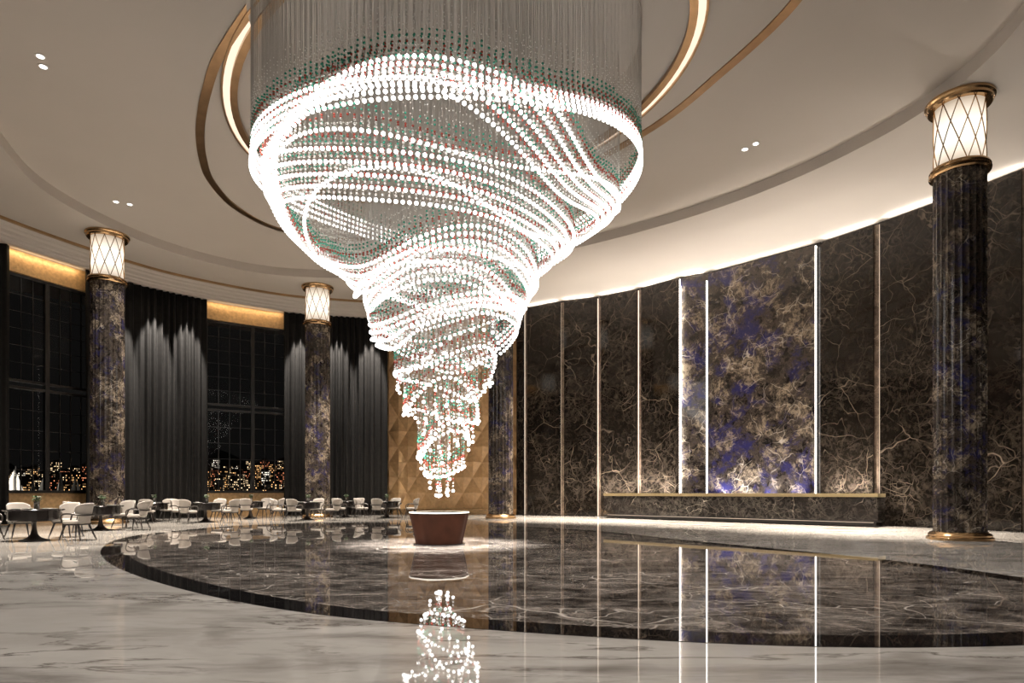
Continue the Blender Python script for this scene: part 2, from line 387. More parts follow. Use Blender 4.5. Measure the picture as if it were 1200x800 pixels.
def window(idx, a, b):
    A, B = wl(a, -.36), wl(b, -.36); d = (B-A).normalized(); L = (B-A).length; z0, z1, zt = 1.13, 9.25, 5.18
    w = empty('window_%d' % idx, (A.x, A.y, 0), math.atan2(d.y, d.x))
    tag(w, 'tall dark framed window looking on the night harbour' if idx == 1 else 'tall dark framed window looking on the night city', kind='structure')
    f = MB(); W = .11
    for x in (W/2, L-W/2): f.box((x,0,(z0+z1)/2), (W,.14,z1-z0))
    for z in (z0+W/2, z1-W/2): f.box((L/2,0,z), (L-2*W,.14,W))
    f.box((L/2,0,(z0+z1)/2), (.16,.16,z1-z0-2*W)); 
    for sx in (0, 1):
        x0 = W if sx == 0 else L/2+.08; x1 = L/2-.08 if sx == 0 else L-W
        for dz in (-.13,.13): f.box(((x0+x1)/2,0,zt+dz), (x1-x0,.14,.10))
    tag(f.obj('frame', M_FRAME, w, bevel=.01), kind='structure')
    for sx in (0, 1):
        x0 = W if sx == 0 else L/2+.08; x1 = L/2-.08 if sx == 0 else L-W
        for (za, zb, rows) in ((z0+W, zt-.18, 5), (zt+.18, z1-W, 6)):
            m = MB()
            for c in range(1, 4): m.box((x0+(x1-x0)*c/4, 0, (za+zb)/2), (.03,.05,zb-za))
            for r in range(1, rows): m.box(((x0+x1)/2, .002, za+(zb-za)*r/rows), (x1-x0,.03,.022))
            tag(m.obj('glazing_bar', M_FRAME, w), kind='structure')
            g = MB().box(((x0+x1)/2, .0, (za+zb)/2), (x1-x0+.01,.008,zb-za+.01))
            tag(g.obj('pane', M_GLASS, w), kind='structure')
for k, (a, b) in enumerate(WIN): window(k+1, a, b)

# ------------------------------------------------------------------ curtains
def curtain(s0, s1, label, seed):
    r = random.Random(seed); V = []; F = []; nx = int((s1-s0)/.03); nz = 14
    ph = []; x = 0
    fold = 0.0
    for i in range(nx+1):
        fold += .03*2*PI/(.36+.12*sin(i*.021+seed)+.05*r.random()); ph.append(fold)
    for j in range(nz+1):
        z = .015+(Z_SOF+.0-.03)*j/nz
        for i in range(nx+1):
            s = s0+(s1-s0)*i/nx; amp = (.085+.02*sin(i*.05+seed))*(1.12-.22*j/nz)
            p = wl(s, .16+amp*sin(ph[i]+.25*sin(z*.5+i*.01))+.02*sin(2.3*ph[i]))
            V.append((p.x, p.y, z))
    for j in range(nz):
        for i in range(nx):
            F.append((j*(nx+1)+i, j*(nx+1)+i+1, (j+1)*(nx+1)+i+1, (j+1)*(nx+1)+i))
    o = mesh_obj('curtain', V, F, M_CURT, smooth=True); so = o.modifiers.new('cloth', 'SOLIDIFY'); so.thickness = .012
    return tag(o, label, 'curtain', 'floor length black curtains')
curtain(1.6, 4.72, 'black pleated curtain at the far left, beside the harbour window', 1)
curtain(7.42, 12.48, 'wide black pleated curtain hanging between the two tall windows', 2)
curtain(16.0, 21.08, 'black pleated curtain between the city window and the gold pyramid wall', 3)

# ------------------------------------------------------------------ gold pyramid wall
def pyramid_wall():
    mb = MB(); x0, x1, yb, z0, z1 = -6.5, .25, 33.75, .30, Z_OUT; w, h, d = .98, 1.62, .16
    nx = int((x1-x0)/w)+2; nz = int((z1-z0)/h)+2
    for j in range(2*nz):
        for i in range(nx):
            cx = x0+(i+.5*(j % 2))*w; cz = z0+j*h/2
            P = [(cx-w/2,yb,cz),(cx,yb,cz-h/2),(cx+w/2,yb,cz),(cx,yb,cz+h/2)]
            if cx-w/2 < x0-w or cx+w/2 > x1+w or cz+h/2 > z1+h/2: continue
            mb.add(P+[(cx+.06,yb-d,cz+.05)], [(0,1,4),(1,2,4),(2,3,4),(3,0,4)])
    o = mb.obj('wall_back', M_DIAMOND)
    bm = bmesh.new(); bm.from_mesh(o.data)
    for co, no in (((x0,0,0),(-1,0,0)),((x1,0,0),(1,0,0)),((0,0,z0),(0,0,-1)),((0,0,z1),(0,0,1))):
        bmesh.ops.bisect_plane(bm, geom=bm.verts[:]+bm.edges[:]+bm.faces[:], plane_co=co, plane_no=no, clear_outer=True)
    bmesh.ops.recalc_face_normals(bm, faces=bm.faces); bm.to_mesh(o.data); bm.free()
    tag(o, 'golden wood wall of raised diamond pyramids', kind='structure')
    core = MB().box(((x0+x1)/2, yb+.17, Z_OUT/2), (x1-x0+.3,.3,Z_OUT)).obj('wall_core', M_DIAMOND, o); tag(core, kind='structure')
    tag(MB().box(((x0+x1)/2, yb-.12, .15), (x1-x0,.20,.30)).obj('baseboard_back', M_BRASS, bevel=.01), 'gold skirting below the pyramid wall', kind='structure')
pyramid_wall()

# ------------------------------------------------------------------ right marble wall
wright = empty('wall_right'); tag(wright, 'curved wall of tall brown marble panels with lit joints', kind='structure')
ZW = Z_OUT-.14
def core_wall(pts, name, mat, parent, z1=Z_OUT, off=.0):
    mb = MB()
    for a, b in zip(pts[:-1], pts[1:]): mb.prism(a, b, .25, 0, z1, off)
    return tag(mb.obj(name, mat, parent), kind='structure')
core_wall(JR, 'wall_core', M_WALL, wright, off=.40)
GAP = .22
for i in range(len(JR)-1):
    a, b = JR[i], JR[i+1]; d = (b-a).normalized(); nrm = Vector((-d.y, d.x))
    left_side = i <= 4
    if i == 6: continue                                            # the feature slab stands here
    if left_side: p, q = a+d*(GAP if i else 0), b
    else: p, q = a, b-d*GAP
    mat = M_BLUE if i == 5 else M_WALL
    if i == 5: p, q = a+d*.10+nrm*.08, b+d*.35+nrm*.08
    mb = MB().prism(p, q, .10 if i != 5 else .08, 0, ZW, .12)
    o = mb.obj('panel', mat, wright, bevel=.006); tag(o, 'blue and gold marble panel in the lit recess' if i == 5 else None, kind='structure')
    # back of the joint and its LED line
    j = a if left_side or i == 5 else b
    mb = MB()
    if left_side or i == 5:
        if i: mb.prism(a+d*(.015 if i < 5 else .05), a+d*(.04 if i < 5 else .085), .02, .02, ZW-.02, .19); tag(MB().prism(a-d*.05, a+d*(GAP+.05), .05, 0, ZW, .22).obj('joint_panel', M_JOINT_LIT, wright), kind='structure')
    else:
        mb.prism(b-d*.04, b-d*.015, .02, .02, ZW-.02, .19); tag(MB().prism(b-d*(GAP+.05), b+d*.05, .05, 0, ZW, .22).obj('joint_panel', M_JOINT_LIT, wright), kind='structure')
    if mb.V: tag(mb.obj('light_strip', M_LEDF if i == 5 else (M_LED if i < 7 or i > 8 else M_LEDD), wright), 'warm glowing vertical line', kind='structure')
# cove wash: an LED profile lying on the head of the panels
mbw = MB()
for a, b in zip(JR[1:-1], JR[2:]):
    d = (b-a).normalized(); mbw.prism(a+d*.1, b-d*.1, .08, ZW-.06, ZW-.03, .26)
tag(mbw.obj('cove_strip', M_WASH, wright), 'LED profile behind the head of the panels', kind='structure')
core_wall(REAR, 'wall_rear', M_WALL, None, off=.0); bpy.data.objects['wall_rear']['label'] = 'plain dark marble wall behind the viewer'

# ------------------------------------------------------------------ feature slab
def feature():
    a, b = JR[6], JR[7]; d = (b-a).normalized(); nrm = Vector((-d.y, d.x))
    root = empty('feature_panel', (a.x, a.y, 0), math.atan2(d.y, d.x)); L = (b-a).length
    tag(root, 'tall blue and gold marble slab behind the counter, edged with white light lines', 'wall panel')
    MB().box((L/2, .06, (ZW-.05)/2), (L-.10, .10, ZW-.05)).obj('slab', M_BLUE, root, bevel=.008)
    s = MB().box((.0, -.03, (ZW-.35)/2), (.045,.05,ZW-.35)).obj('light_strip', M_LEDW, root); tag(s, 'white light tube on the left edge')
    s = MB().box((L-.03, .0, (ZW-.10)/2), (.045,.05,ZW-.10)).obj('light_strip', M_LEDW, root); tag(s, 'white light tube on the right edge')
feature()

# ------------------------------------------------------------------ reception counter
def counter():
    A, B = Vector((4.2,29.2)), Vector((12.15,21.25)); d = (B-A).normalized(); L = (B-A).length
    root = empty('reception_counter', (A.x, A.y, 0), math.atan2(d.y, d.x))
    tag(root, 'long black marble reception counter with a gold top edge, below the blue slab', 'reception counter')
    MB().box((L/2, .40, .58), (L, .80, .84)).obj('body', M_COUNTER, root, bevel=.008)
    MB().box((L/2, .40, 1.06), (L+.03, .86, .12)).obj('top_band', M_COUNTERTOP, root, bevel=.006)
    MB().box((L/2, .42, .08), (L-.16, .68, .155)).obj('plinth', M_BLACK, root)
    MB().box((L/2, .05, .145), (L-.3, .03, .012)).obj('light_strip', M_LEDD, root)
    MB().box((L/2, -.12, .012), (L+.1, .22, .022)).obj('step_plate', M_BLACK, root)
counter()

# ------------------------------------------------------------------ columns
def make_column():
    root = empty('fluted_column'); NF = 24; n = NF*8
    def flute(a):
        t = (a*NF/(2*PI)) % 1.0; return 1-.045*(sin(PI*t)**.7)
    MB().lathe([(.555,.18),(.555,8.95)], n, cap=False, rfun=flute).obj('shaft', M_COLM, root, smooth=False)
    sm(root.children[0], 30)
    sm(MB().lathe([(.0,.0),(.70,.0),(.70,.06),(.66,.09),(.665,.12),(.62,.17),(.57,.20),(.0,.20)], 48, cap=False).obj('base', M_BRASS, root), 30)
    sm(MB().lathe([(.50,8.90),(.60,8.90),(.64,8.93),(.65,8.98),(.62,9.02),(.64,9.05),(.62,9.10),(.50,9.10)], 48, cap=False).obj('lower_ring', M_BRASS, root), 30)
    sm(MB().lathe([(.55,10.56),(.66,10.56),(.69,10.60),(.69,10.66),(.73,10.69),(.73,10.745),(.3,10.745)], 48, cap=False).obj('upper_ring', M_BRASS, root), 30)
    dr = sm(MB().lathe([(.525,9.05),(.525,10.60)], 48, cap=False).obj('lamp_drum', M_DRUM, root), 60)
    lat = MB()
    for sgn in (-1, 1):
        for k in range(10):
            lat.tube([(.54*cos(a), .54*sin(a), 9.08+1.5*t) for t in [i/20 for i in range(21)] for a in [2*PI*k/10+sgn*t*2*PI*3/20]], .013, 5)
    lat.obj('lattice', M_BRASS, dr)
    return root
c0 = make_column()
for i, (x, y, lab) in enumerate([(10.98,15.7,'fluted blue marble column at the right, in front of the brown marble panels'),
        (-15.07,23.84,'fluted marble column on the left, between the harbour window and the wide curtain'),
        (-9.08,29.9,'fluted marble column in front of the curtain right of the city window'),
        (-.5,28.6,'fluted marble column half hidden behind the chandelier, right of the gold pyramid wall')]):
    c = c0 if i == 0 else copy_tree(c0)
    c.location = (x, y, 0); c.rotation_euler.z = i*.4; tag(c, lab, 'column', 'fluted columns with lit drums', 'thing')

# ------------------------------------------------------------------ chandelier
CX, CY = -1.40, 14.26
def chandelier():
    root = empty('chandelier', (CX, CY, 0))
    tag(root, 'huge swirling cone chandelier of glowing white globes hung over the round tub', 'chandelier')
    hs = np.array([-.10,.04,.7,1.45,1.9,2.5,3.05,3.3,4.0,4.65,5.0,5.4,6.1,6.55,9.0]); rs = np.array([.10,.25,.52,.74,.90,1.03,1.22,1.55,1.70,2.08,2.32,2.65,3.40,3.98,3.98])
    prof = lambda h: np.interp(h, hs, rs)
    shift = lambda h: np.interp(h, [0, 3.5, 7], [-.16, -.12, .05])
    G = []; rng = np.random.default_rng(SEED)
    def garland(h0, amp, ph, sp, rw=0.0, rscale=1.0):
        th = np.linspace(0, 2*PI, 720, endpoint=False)
        def curve(t):
            h = h0+amp*(.52*np.sin(t+ph[0])+.52*np.sin(2*t+ph[1])+.20*np.sin(3*t+ph[2]))
            h = np.maximum(h, -.08)
            r = prof(h+(.10-.30*np.cos(t))*np.clip((h-4.4)/.8, 0, 1))*rscale*(1+rw*np.sin(3*t+ph[1])+rw*np.sin(2*t+ph[2]))
            return h, r
        h, r = curve(th); x, y = r*np.cos(th), r*np.sin(th)
        seg = np.sqrt(np.diff(x, append=x[0])**2+np.diff(y, append=y[0])**2+np.diff(h, append=h[0])**2)
        L = seg.sum(); k = max(6, int(L/sp)); t = np.interp(np.arange(k)*L/k, np.r_[0, np.cumsum(seg)], np.r_[th, 2*PI])
        h, r = curve(t)
        for hh, rr, tt in zip(h, r, t): G.append((rr*cos(tt)+shift(hh), rr*sin(tt), hh+EYE))
    stray = np.random.default_rng(5)
    h = 7.05; ph = [0.4, 2.2, 1.0]; g = 0; size = 4
    while h > 3.15:
        if g == size:
            q = stray.uniform(0, 6.28, 3)
            if h < 6.4: garland(h+.2, .55 if h > 4.4 else .4, q, .125, .03)
            g = 0; size = int(rng.integers(3, 6)); h -= .13 if h > 4.4 else .18; ph = [ph[0]+rng.uniform(.8,2.2), ph[1]+rng.uniform(1.2,3.2), rng.uniform(0,6.28)]
        amp = .34 if h > 6.5 else (.72 if h > 5.0 else (.60 if h > 4.2 else .45))
        garland(h, amp, [p+.09*g for p in ph], .122 if h > 4.5 else .128, .025)
        h -= .12 if h > 4.4 else .15; g += 1
    h = 2.95; k = 0
    while h > .0:
        ph = [rng.uniform(0,6.28) for _ in range(3)]
        garland(h, .44 if h > .7 else .15, ph, .12 if k % 2 else .24, .04)
        if k % 4 == 0: garland(h, .4, [rng.uniform(0,6.28) for _ in range(3)], .32, .12, .55)
        h -= .36; k += 1
    for a in (.3, 1.9, 3.2, 4.6): G.append((.13*cos(a)-.16, .13*sin(a), EYE-.06))
    G = np.array(G); G = G[np.argsort(G[:,1])]                     # nearest the viewer first
    def ico(r, sub):
        bm = bmesh.new(); bmesh.ops.create_icosphere(bm, subdivisions=sub, radius=r)
        V = np.array([v.co[:] for v in bm.verts]); F = np.array([[v.index for v in f.verts] for f in bm.faces]); bm.free(); return V, F
    def scatter(name, mass_name, pts, r, sub, mat, label, single=100):
        V, F = ico(r, sub); pts = np.asarray(pts)
        pts = pts[np.argsort(pts[:,1])]
        first = None
        for p in pts[:single]:
            if first is None:
                o = first = mesh_obj(name, V, F, mat, root, smooth=True)
            else:
                o = first.copy(); COL.objects.link(o); o.parent = root
            o.location = p; o['label'] = label
        rest = pts[single:]
        if len(rest):
            VV = (rest[:,None,:]+V[None]).reshape(-1,3); FF = (np.arange(len(rest))[:,None,None]*len(V)+F[None]).reshape(-1,3)
            me = bpy.data.meshes.new(mass_name); me.from_pydata(VV.tolist(), [], FF.tolist()); me.materials.append(mat)
            me.polygons.foreach_set('use_smooth', np.ones(len(FF), bool)); me.update()
            o = link(bpy.data.objects.new(mass_name, me), root); o['kind'] = 'stuff'; o['label'] = label
    scatter('light_globe', 'light_globes', G, .037, 2, M_GLOBE, 'glowing white glass globe')
    n = len(G); up = lambda d, keep, j=.007: (G+np.c_[np.zeros(n), np.zeros(n), d+rng.uniform(-j, j, n)])[rng.random(n) < keep]
    scatter('clear_bead', 'clear_beads', np.vstack([up(.10, .97), up(.165, .6)]), .026, 1, M_CLEAR, 'clear glass bead')
    scatter('red_bead', 'red_beads', np.vstack([up(.25, .97), up(.205, .45)]), .024, 1, M_RED, 'dark red glass bead')
    scatter('green_bead', 'green_beads', np.vstack([up(.36, .97), up(.44, .6)]), .022, 1, M_GREEN, 'green glass bead')
    scatter('crystal_bead', 'crystal_beads', np.vstack([up(.55, .8), up(.68, .9), up(.86, .8)]), .013, 1, M_CRYS, 'small clear crystal bead')
    # hanging wires
    rw = .0020; tri = np.array([[cos(a)*rw, sin(a)*rw] for a in (0.5, 2.594, 4.689)])
    def wires(P):
        m = len(P); V = np.zeros((m,6,3)); V[:,:3,:2] = P[:,None,:2]+tri; V[:,3:,:2] = P[:,None,:2]+tri
        V[:,:3,2] = P[:,None,2]+.06; V[:,3:,2] = Z_IN-.04
        F = (np.arange(m)[:,None,None]*6+np.array([[0,1,4,3],[1,2,5,4],[2,0,3,5]])[None]).reshape(-1,4)
        return V.reshape(-1,3).tolist(), F.tolist()
    for p in G[:100]: mesh_obj('hanging_wire', *wires(p[None]), M_WIRE, root)
    o = mesh_obj('hanging_wires', *wires(G[100:]), M_WIRE, root); o['kind'] = 'stuff'
    cn = MB().lathe([(.2,Z_IN-.05),(4.2,Z_IN-.05),(4.2,Z_IN-.005),(.2,Z_IN-.005)], 64, cap=True); sm(cn.obj('ceiling_plate', M_CEIL, root), 40)
    print('globes', n)
chandelier()

# ------------------------------------------------------------------ tub below the chandelier
def planter():
    root = empty('planter_tub', (-1.62, 14.26, 0)); tag(root, 'round rust brown tub with a white rim under the chandelier tip', 'planter')
    lobe = lambda a: 1-.05*abs(cos(3*a+.5))**6
    sm(MB().lathe([(.0,.03),(.52,.03),(.655,.66),(.655,.70),(.60,.70),(.56,.50),(.0,.50)], 96, cap=False, rfun=lobe).obj('body', M_PLANTER, root), 35)
    sm(MB().lathe([(.60,.695),(.665,.695),(.67,.71),(.665,.722),(.60,.722)], 96, cap=False, rfun=lambda a: 1-.04*abs(cos(3*a+.5))**6).obj('rim', M_CREAM, root), 50)
    sm(MB().lathe([(.0,.66),(.30,.675),(.60,.665)], 64, cap=False, rfun=lobe).obj('white_fill', M_CREAM, root), 60)
    MB().lathe([(.0,.004),(.57,.004),(.57,.03),(.0,.03)], 64, cap=False).obj('base_plate', M_BLACK, root)
planter()

# ------------------------------------------------------------------ downlights
def downlight(x, y, label):
    root = empty('recessed_downlight', (x, y, Z_IN)); tag(root, label, 'ceiling light', 'paired ceiling downlights')
    sm(MB().lathe([(.075,0),(.11,0),(.11,-.015),(.075,-.01)], 24, cap=False).obj('trim_ring', M_TRIM, root))
    MB().lathe([(.0,-.006),(.076,-.006),(.076,-.012),(.0,-.012)], 24, cap=False).obj('lens', M_DOWN, root)
for x, y, l in [(-10.76,14.6,'ceiling downlight at upper left, the higher of its pair'), (-10.95,14.95,'ceiling downlight at upper left, the lower of its pair'),
        (-13.55,21.9,'ceiling downlight above the left column, left one of its pair'), (-13.2,22.1,'ceiling downlight above the left column, right one of its pair'),
        (6.75,18.55,'ceiling downlight right of the chandelier, left one of its pair'), (6.95,18.25,'ceiling downlight right of the chandelier, right one of its pair')]:
    downlight(x, y, l)

# ------------------------------------------------------------------ dining chairs
def chair():
    root = empty('dining_chair')                                    # faces +y, seat centre at the origin
    # seat cushion
    V = []; F = []; n = 28
    def sup(a, rx, ry, e=.55): return (rx*math.copysign(abs(cos(a))**e, cos(a)), ry*math.copysign(abs(sin(a))**e, sin(a)))
    mb = MB(); prof = [(.86,.40),(.97,.415),(1.0,.44),(.97,.465),(.85,.478),(.4,.485)]
    for k, z in prof:
        for i in range(n):
            x, y = sup(2*PI*i/n, .255*k, .25*k); V.append((x*(1+.12*y/.25), y+.02, z))
    for k in range(len(prof)-1):
        for i in range(n):
            j = (i+1) % n; F.append((k*n+i, k*n+j, (k+1)*n+j, (k+1)*n+i))
    F.append(tuple(reversed(range(n)))); F.append(tuple((len(prof)-1)*n+i for i in range(n)))
    mb.add(V, F).obj('seat', M_FABRIC, root, smooth=True)
    fr = MB()
    fr.box((0,.02,.385), (.42,.42,.04)); fr.obj('seat_frame', M_WOOD, root, bevel=.01)
    # backrest: waisted below the arm rail, flaring shoulders above
    nu, nv = 16, 14; V = []; F = []
    def bp(u, v, t):
        z = .43+.47*v
        w = .185+.05*max(0, (v-.30)/.7)**.7+.035*sin(PI*min(1, max(0, (v-.35)/.65)))
        z -= .055*(abs(u)**4)*(1 if v > .8 else 0)*((v-.8)/.2 if v > .8 else 0)
        x = w*u; y = -.23-.11*v+.16*(u*w)**2/.05*.9
        return (x, y-t*(.03 if 0 < v < 1 and abs(u) < 1 else .018), z)
    for t in (-1, 1):
        for j in range(nv+1):
            for i in range(nu+1): V.append(bp(-1+2*i/nu, j/nv, t))
    q = (nu+1)*(nv+1); idx = lambda t, j, i: t*q+j*(nu+1)+i
    for j in range(nv):
        for i in range(nu):
            F.append((idx(0,j,i), idx(0,j,i+1), idx(0,j+1,i+1), idx(0,j+1,i))); F.append((idx(1,j,i+1), idx(1,j,i), idx(1,j+1,i), idx(1,j+1,i+1)))
    for i in range(nu):
        F.append((idx(0,0,i+1), idx(0,0,i), idx(1,0,i), idx(1,0,i+1))); F.append((idx(0,nv,i), idx(0,nv,i+1), idx(1,nv,i+1), idx(1,nv,i)))
    for j in range(nv):
        F.append((idx(0,j,0), idx(0,j+1,0), idx(1,j+1,0), idx(1,j,0))); F.append((idx(0,j+1,nu), idx(0,j,nu), idx(1,j,nu), idx(1,j+1,nu)))
    bk = MB().add(V, F).obj('backrest', M_FABRIC, root, smooth=True)
    # bent wood arm rail hooping behind the back and returning to the seat rail
    half = [(.0,-.315,.605),(.12,-.30,.605),(.215,-.24,.61),(.275,-.12,.63),(.305,.02,.645),(.30,.14,.63),(.275,.21,.57),(.25,.215,.48),(.225,.19,.41)]
    path = [(-x, y, z) for x, y, z in reversed(half[1:])]+half
    MB().tube([tuple(p) for p in spline(path, 5)], .020, 8).obj('arm_rail', M_WOOD, root, smooth=True)
    for sx in (-1, 1):
        for sy in (-1, 1):
            a = (sx*.17, sy*.16+.02, .39); b = (sx*.27, sy*.27+.0, .0)
            MB().tube([a, tuple((a[i]+b[i])/2 for i in range(3)), b], [.024,.020,.012], 8).obj('leg', M_WOOD, root, smooth=True)
    return root
ch0 = chair(); used = False
def put_chair(x, y, face, label, group):
    global used
    c = copy_tree(ch0) if used else ch0; used = True
    c.location = (x, y, 0); c.rotation_euler.z = math.radians(face-90); tag(c, label, 'chair', group)

def table():
    root = empty('pedestal_table')
    sm(MB().lathe([(.0,.71),(.58,.71),(.62,.725),(.62,.74),(.61,.75),(.0,.75)], 48, cap=False).obj('tabletop', M_TABLE, root), 40)
    sm(MB().lathe([(.44,.70),(.54,.71),(.53,.50),(.50,.47),(.10,.47)], 48, cap=False).obj('apron', M_TABLE, root), 40)
    sm(MB().lathe([(.0,.0),(.30,.0),(.31,.012),(.24,.03),(.14,.07),(.075,.15),(.05,.28),(.045,.40),(.06,.47),(.09,.50)], 32, cap=False).obj('pedestal', M_WOOD, root), 60)
    return root
def vase():
    root = empty('flower_vase')
    sm(MB().lathe([(.0,.0),(.055,.0),(.06,.01),(.062,.20),(.058,.20),(.055,.015),(.0,.015)], 20, cap=False).obj('vase', M_VASE, root), 40)
    r = random.Random(3); st = MB(); lv = MB()
    heads = []
    for k in range(6):
        a = k*1.05; R = .05+.05*r.random(); h = .24+.08*r.random()
        st.tube([(0.01*cos(a),.01*sin(a),.02),(.03*cos(a),.03*sin(a),.18),(R*cos(a),R*sin(a),h)], .004, 5); heads.append((R*cos(a), R*sin(a), h))
    for k in range(46):
        a = r.random()*6.28; R = .03+.09*r.random(); h = .17+.13*r.random(); l = .05+.03*r.random(); e = r.uniform(-.4,.9)
        d = Vector((cos(a)*cos(e), sin(a)*cos(e), sin(e))); s_ = Vector((-sin(a), cos(a), 0))*l*.35; p = Vector((R*cos(a)*.6, R*sin(a)*.6, h))
        lv.add([p, p+d*l*.5+s_, p+d*l, p+d*l*.5-s_, p+d*l*.5+Vector((0,0,.008))], [(0,1,4),(1,2,4),(2,3,4),(3,0,4)])
    st.obj('stem', M_LEAF, root); o = lv.obj('leaves', M_LEAF, root)
    for k, (x, y, z) in enumerate(heads[:3]):
        f = MB()
        for ring, (m, rr, tilt) in enumerate(((7,.045,.5),(6,.032,.9),(4,.018,1.2))):
            for i in range(m):
                a = 2*PI*i/m+ring*.4; d = Vector((cos(a)*cos(tilt), sin(a)*cos(tilt), sin(tilt))); s_ = Vector((-sin(a), cos(a), 0))*rr*.45; p = Vector((x, y, z))
                f.add([p, p+d*rr*.7+s_, p+d*rr*1.15, p+d*rr*.7-s_, p+d*rr*.6-Vector((0,0,.006))], [(0,1,4),(1,2,4),(2,3,4),(3,0,4)])
        f.obj('blossom', M_PETAL, root)
    return root
def plate():
    o = MB().lathe([(.0,.0),(.07,.0),(.085,.006),(.13,.016),(.132,.019),(.085,.010),(.0,.008)], 32, cap=False).obj('plate', M_CHINA); sm(o, 50); return o
tb0, vs0, pl0 = table(), vase(), plate(); tu = False; plu = False
TABLES = [  # x, y, table label, name used in the other labels, [(angle, distance, facing, label)]
 ((-11.5,15.4), 'black pedestal table nearest the viewer at the far left, below the harbour window', 'nearest table at the far left',
  [(5,1.0,176,'cream chair right of the nearest table, its back to the white floor'), (190,1.05,8,'cream chair cut by the left edge of the photo at the nearest table'),
   (140,1.2,-35,'cream chair behind the nearest table, before the black curtain at the left edge'), (90,1.12,-88,'cream chair behind the nearest table, in front of the gold sill of the harbour window')]),
 ((-12.6,19.6), 'black pedestal table second from the left, in front of the left column', 'table before the left column',
  [(5,1.08,186,'cream chair right of the table before the left column, its back to the dark inlay'), (268,1.0,60,'cream chair before the left column table, partly hidden by a nearer chair'),
   (86,1.1,-95,'cream chair behind the table before the left column, facing the viewer')]),
 ((-14.2,25.3), 'black pedestal table before the wide curtain, just right of the left column', 'table before the wide curtain',
  [(180,1.15,-5,'cream chair left of the table before the wide curtain, next to the left column'), (90,1.12,-80,'cream chair behind the table before the wide curtain, its back against the folds'),
   (288,1.05,108,'cream chair in front of the table before the wide curtain, half hidden')]),
 ((-11.97,25.0), 'black pedestal table left of the city window, at the edge of the dark inlay', 'table left of the city window',
  [(170,1.15,-14,'cream chair left of the table left of the city window, showing its white front'), (263,1.1,72,'cream chair in front of the table left of the city window, back to the viewer'),
   (90,1.12,-85,'cream chair behind the table left of the city window, front to the viewer'), (-14,1.15,165,'cream chair right of the table left of the city window, turned three quarters away')]),
 ((-11.7,28.6), 'black pedestal table directly below the city window', 'table below the city window',
  [(180,1.1,-10,'cream chair left of the table below the city window'), (283,1.05,105,'cream chair in front of the table below the city window, back to the viewer'),
   (78,1.1,-100,'cream chair behind the table below the city window, against the gold sill'), (10,1.12,190,'cream chair right of the table below the city window, before the gold sill end')]),
 ((-8.64,27.0), 'black pedestal table in front of the left background column', 'table before the background column',
  [(190,1.15,4,'cream chair left of the table before the background column, seen from its side'), (258,1.05,78,'cream chair in front of the table before the background column, back to the viewer'),
   (85,1.12,-94,'cream chair behind the table before the background column, front to the viewer'), (-10,1.15,168,'cream chair right of the table before the background column')]),
 ((-7.75,29.8), 'black pedestal table second from the gold pyramid wall, before the black curtain', 'table second from the gold wall',
  [(268,1.08,80,'cream chair in front of the table second from the gold wall, back to the viewer'), (72,1.1,-100,'cream chair behind the table second from the gold wall')]),
 ((-5.7,29.0), 'black pedestal table nearest the gold pyramid wall', 'table nearest the gold wall',
  [(180,1.12,-6,'cream chair left of the table nearest the gold wall, showing its white front'), (262,1.1,84,'cream chair in front of the table nearest the gold wall, back to the viewer'),
   (80,1.12,-100,'cream chair behind the table nearest the gold wall'), (0,1.15,180,'cream chair right of the table nearest the gold wall, the last before the tub')]),
]
for ti, ((x, y), tl, nm, chairs) in enumerate(TABLES):
    t = copy_tree(tb0) if tu else tb0
    t.location = (x, y, 0); tag(t, tl, 'table', 'round pedestal tables')
    v = copy_tree(vs0) if tu else vs0; tu = True
    v.location = (x+.02, y+.06, .75); v.rotation_euler.z = ti*1.3; tag(v, 'glass vase of white flowers on the '+nm, 'vase', 'flower vases on the tables')
    for a, d, fc, lab in chairs:
        ar = math.radians(a); put_chair(x+d*cos(ar), y+d*sin(ar), fc, lab, 'cream dining chairs with dark arms')
        p = pl0.copy() if plu else pl0
        if plu: COL.objects.link(p)
        plu = True
        p.location = (x+.40*cos(ar), y+.40*sin(ar), .75); tag(p, 'white plate laid on the '+nm, 'plate', 'plates on the '+nm)

# ------------------------------------------------------------------ outside: harbour and hillside town at night
sea = mesh_obj('sea', [(-420,40,-5.2),(-20,40,-5.2),(-20,330,-5.2),(-420,330,-5.2),(-420,8,-5.2),(-30,8,-5.2)], [(0,1,2,3),(4,5,1,0)], plain('night_water', (.01,.012,.015), .12, noise=.2, nscale=.3)); tag(sea, 'dark harbour water outside the windows', kind='structure')
hv = []; hf = []; nx, ny = 40, 10
for j in range(ny+1):
    for i in range(nx+1):
        x = -330+8.0*i; yy = 190+14*j; t = j/ny
        hv.append((x, yy, -5.3+t**1.1*(20+6*sin(i*.35)+4*sin(i*.9+1))))
for j in range(ny):
    for i in range(nx): hf.append((j*(nx+1)+i, j*(nx+1)+i+1, (j+1)*(nx+1)+i+1, (j+1)*(nx+1)+i))
tag(mesh_obj('hill', hv, hf, plain('night_hillside', (.012,.011,.010), .9, noise=.3, nscale=.05), smooth=True), 'dark hillside beyond the harbour', kind='structure')
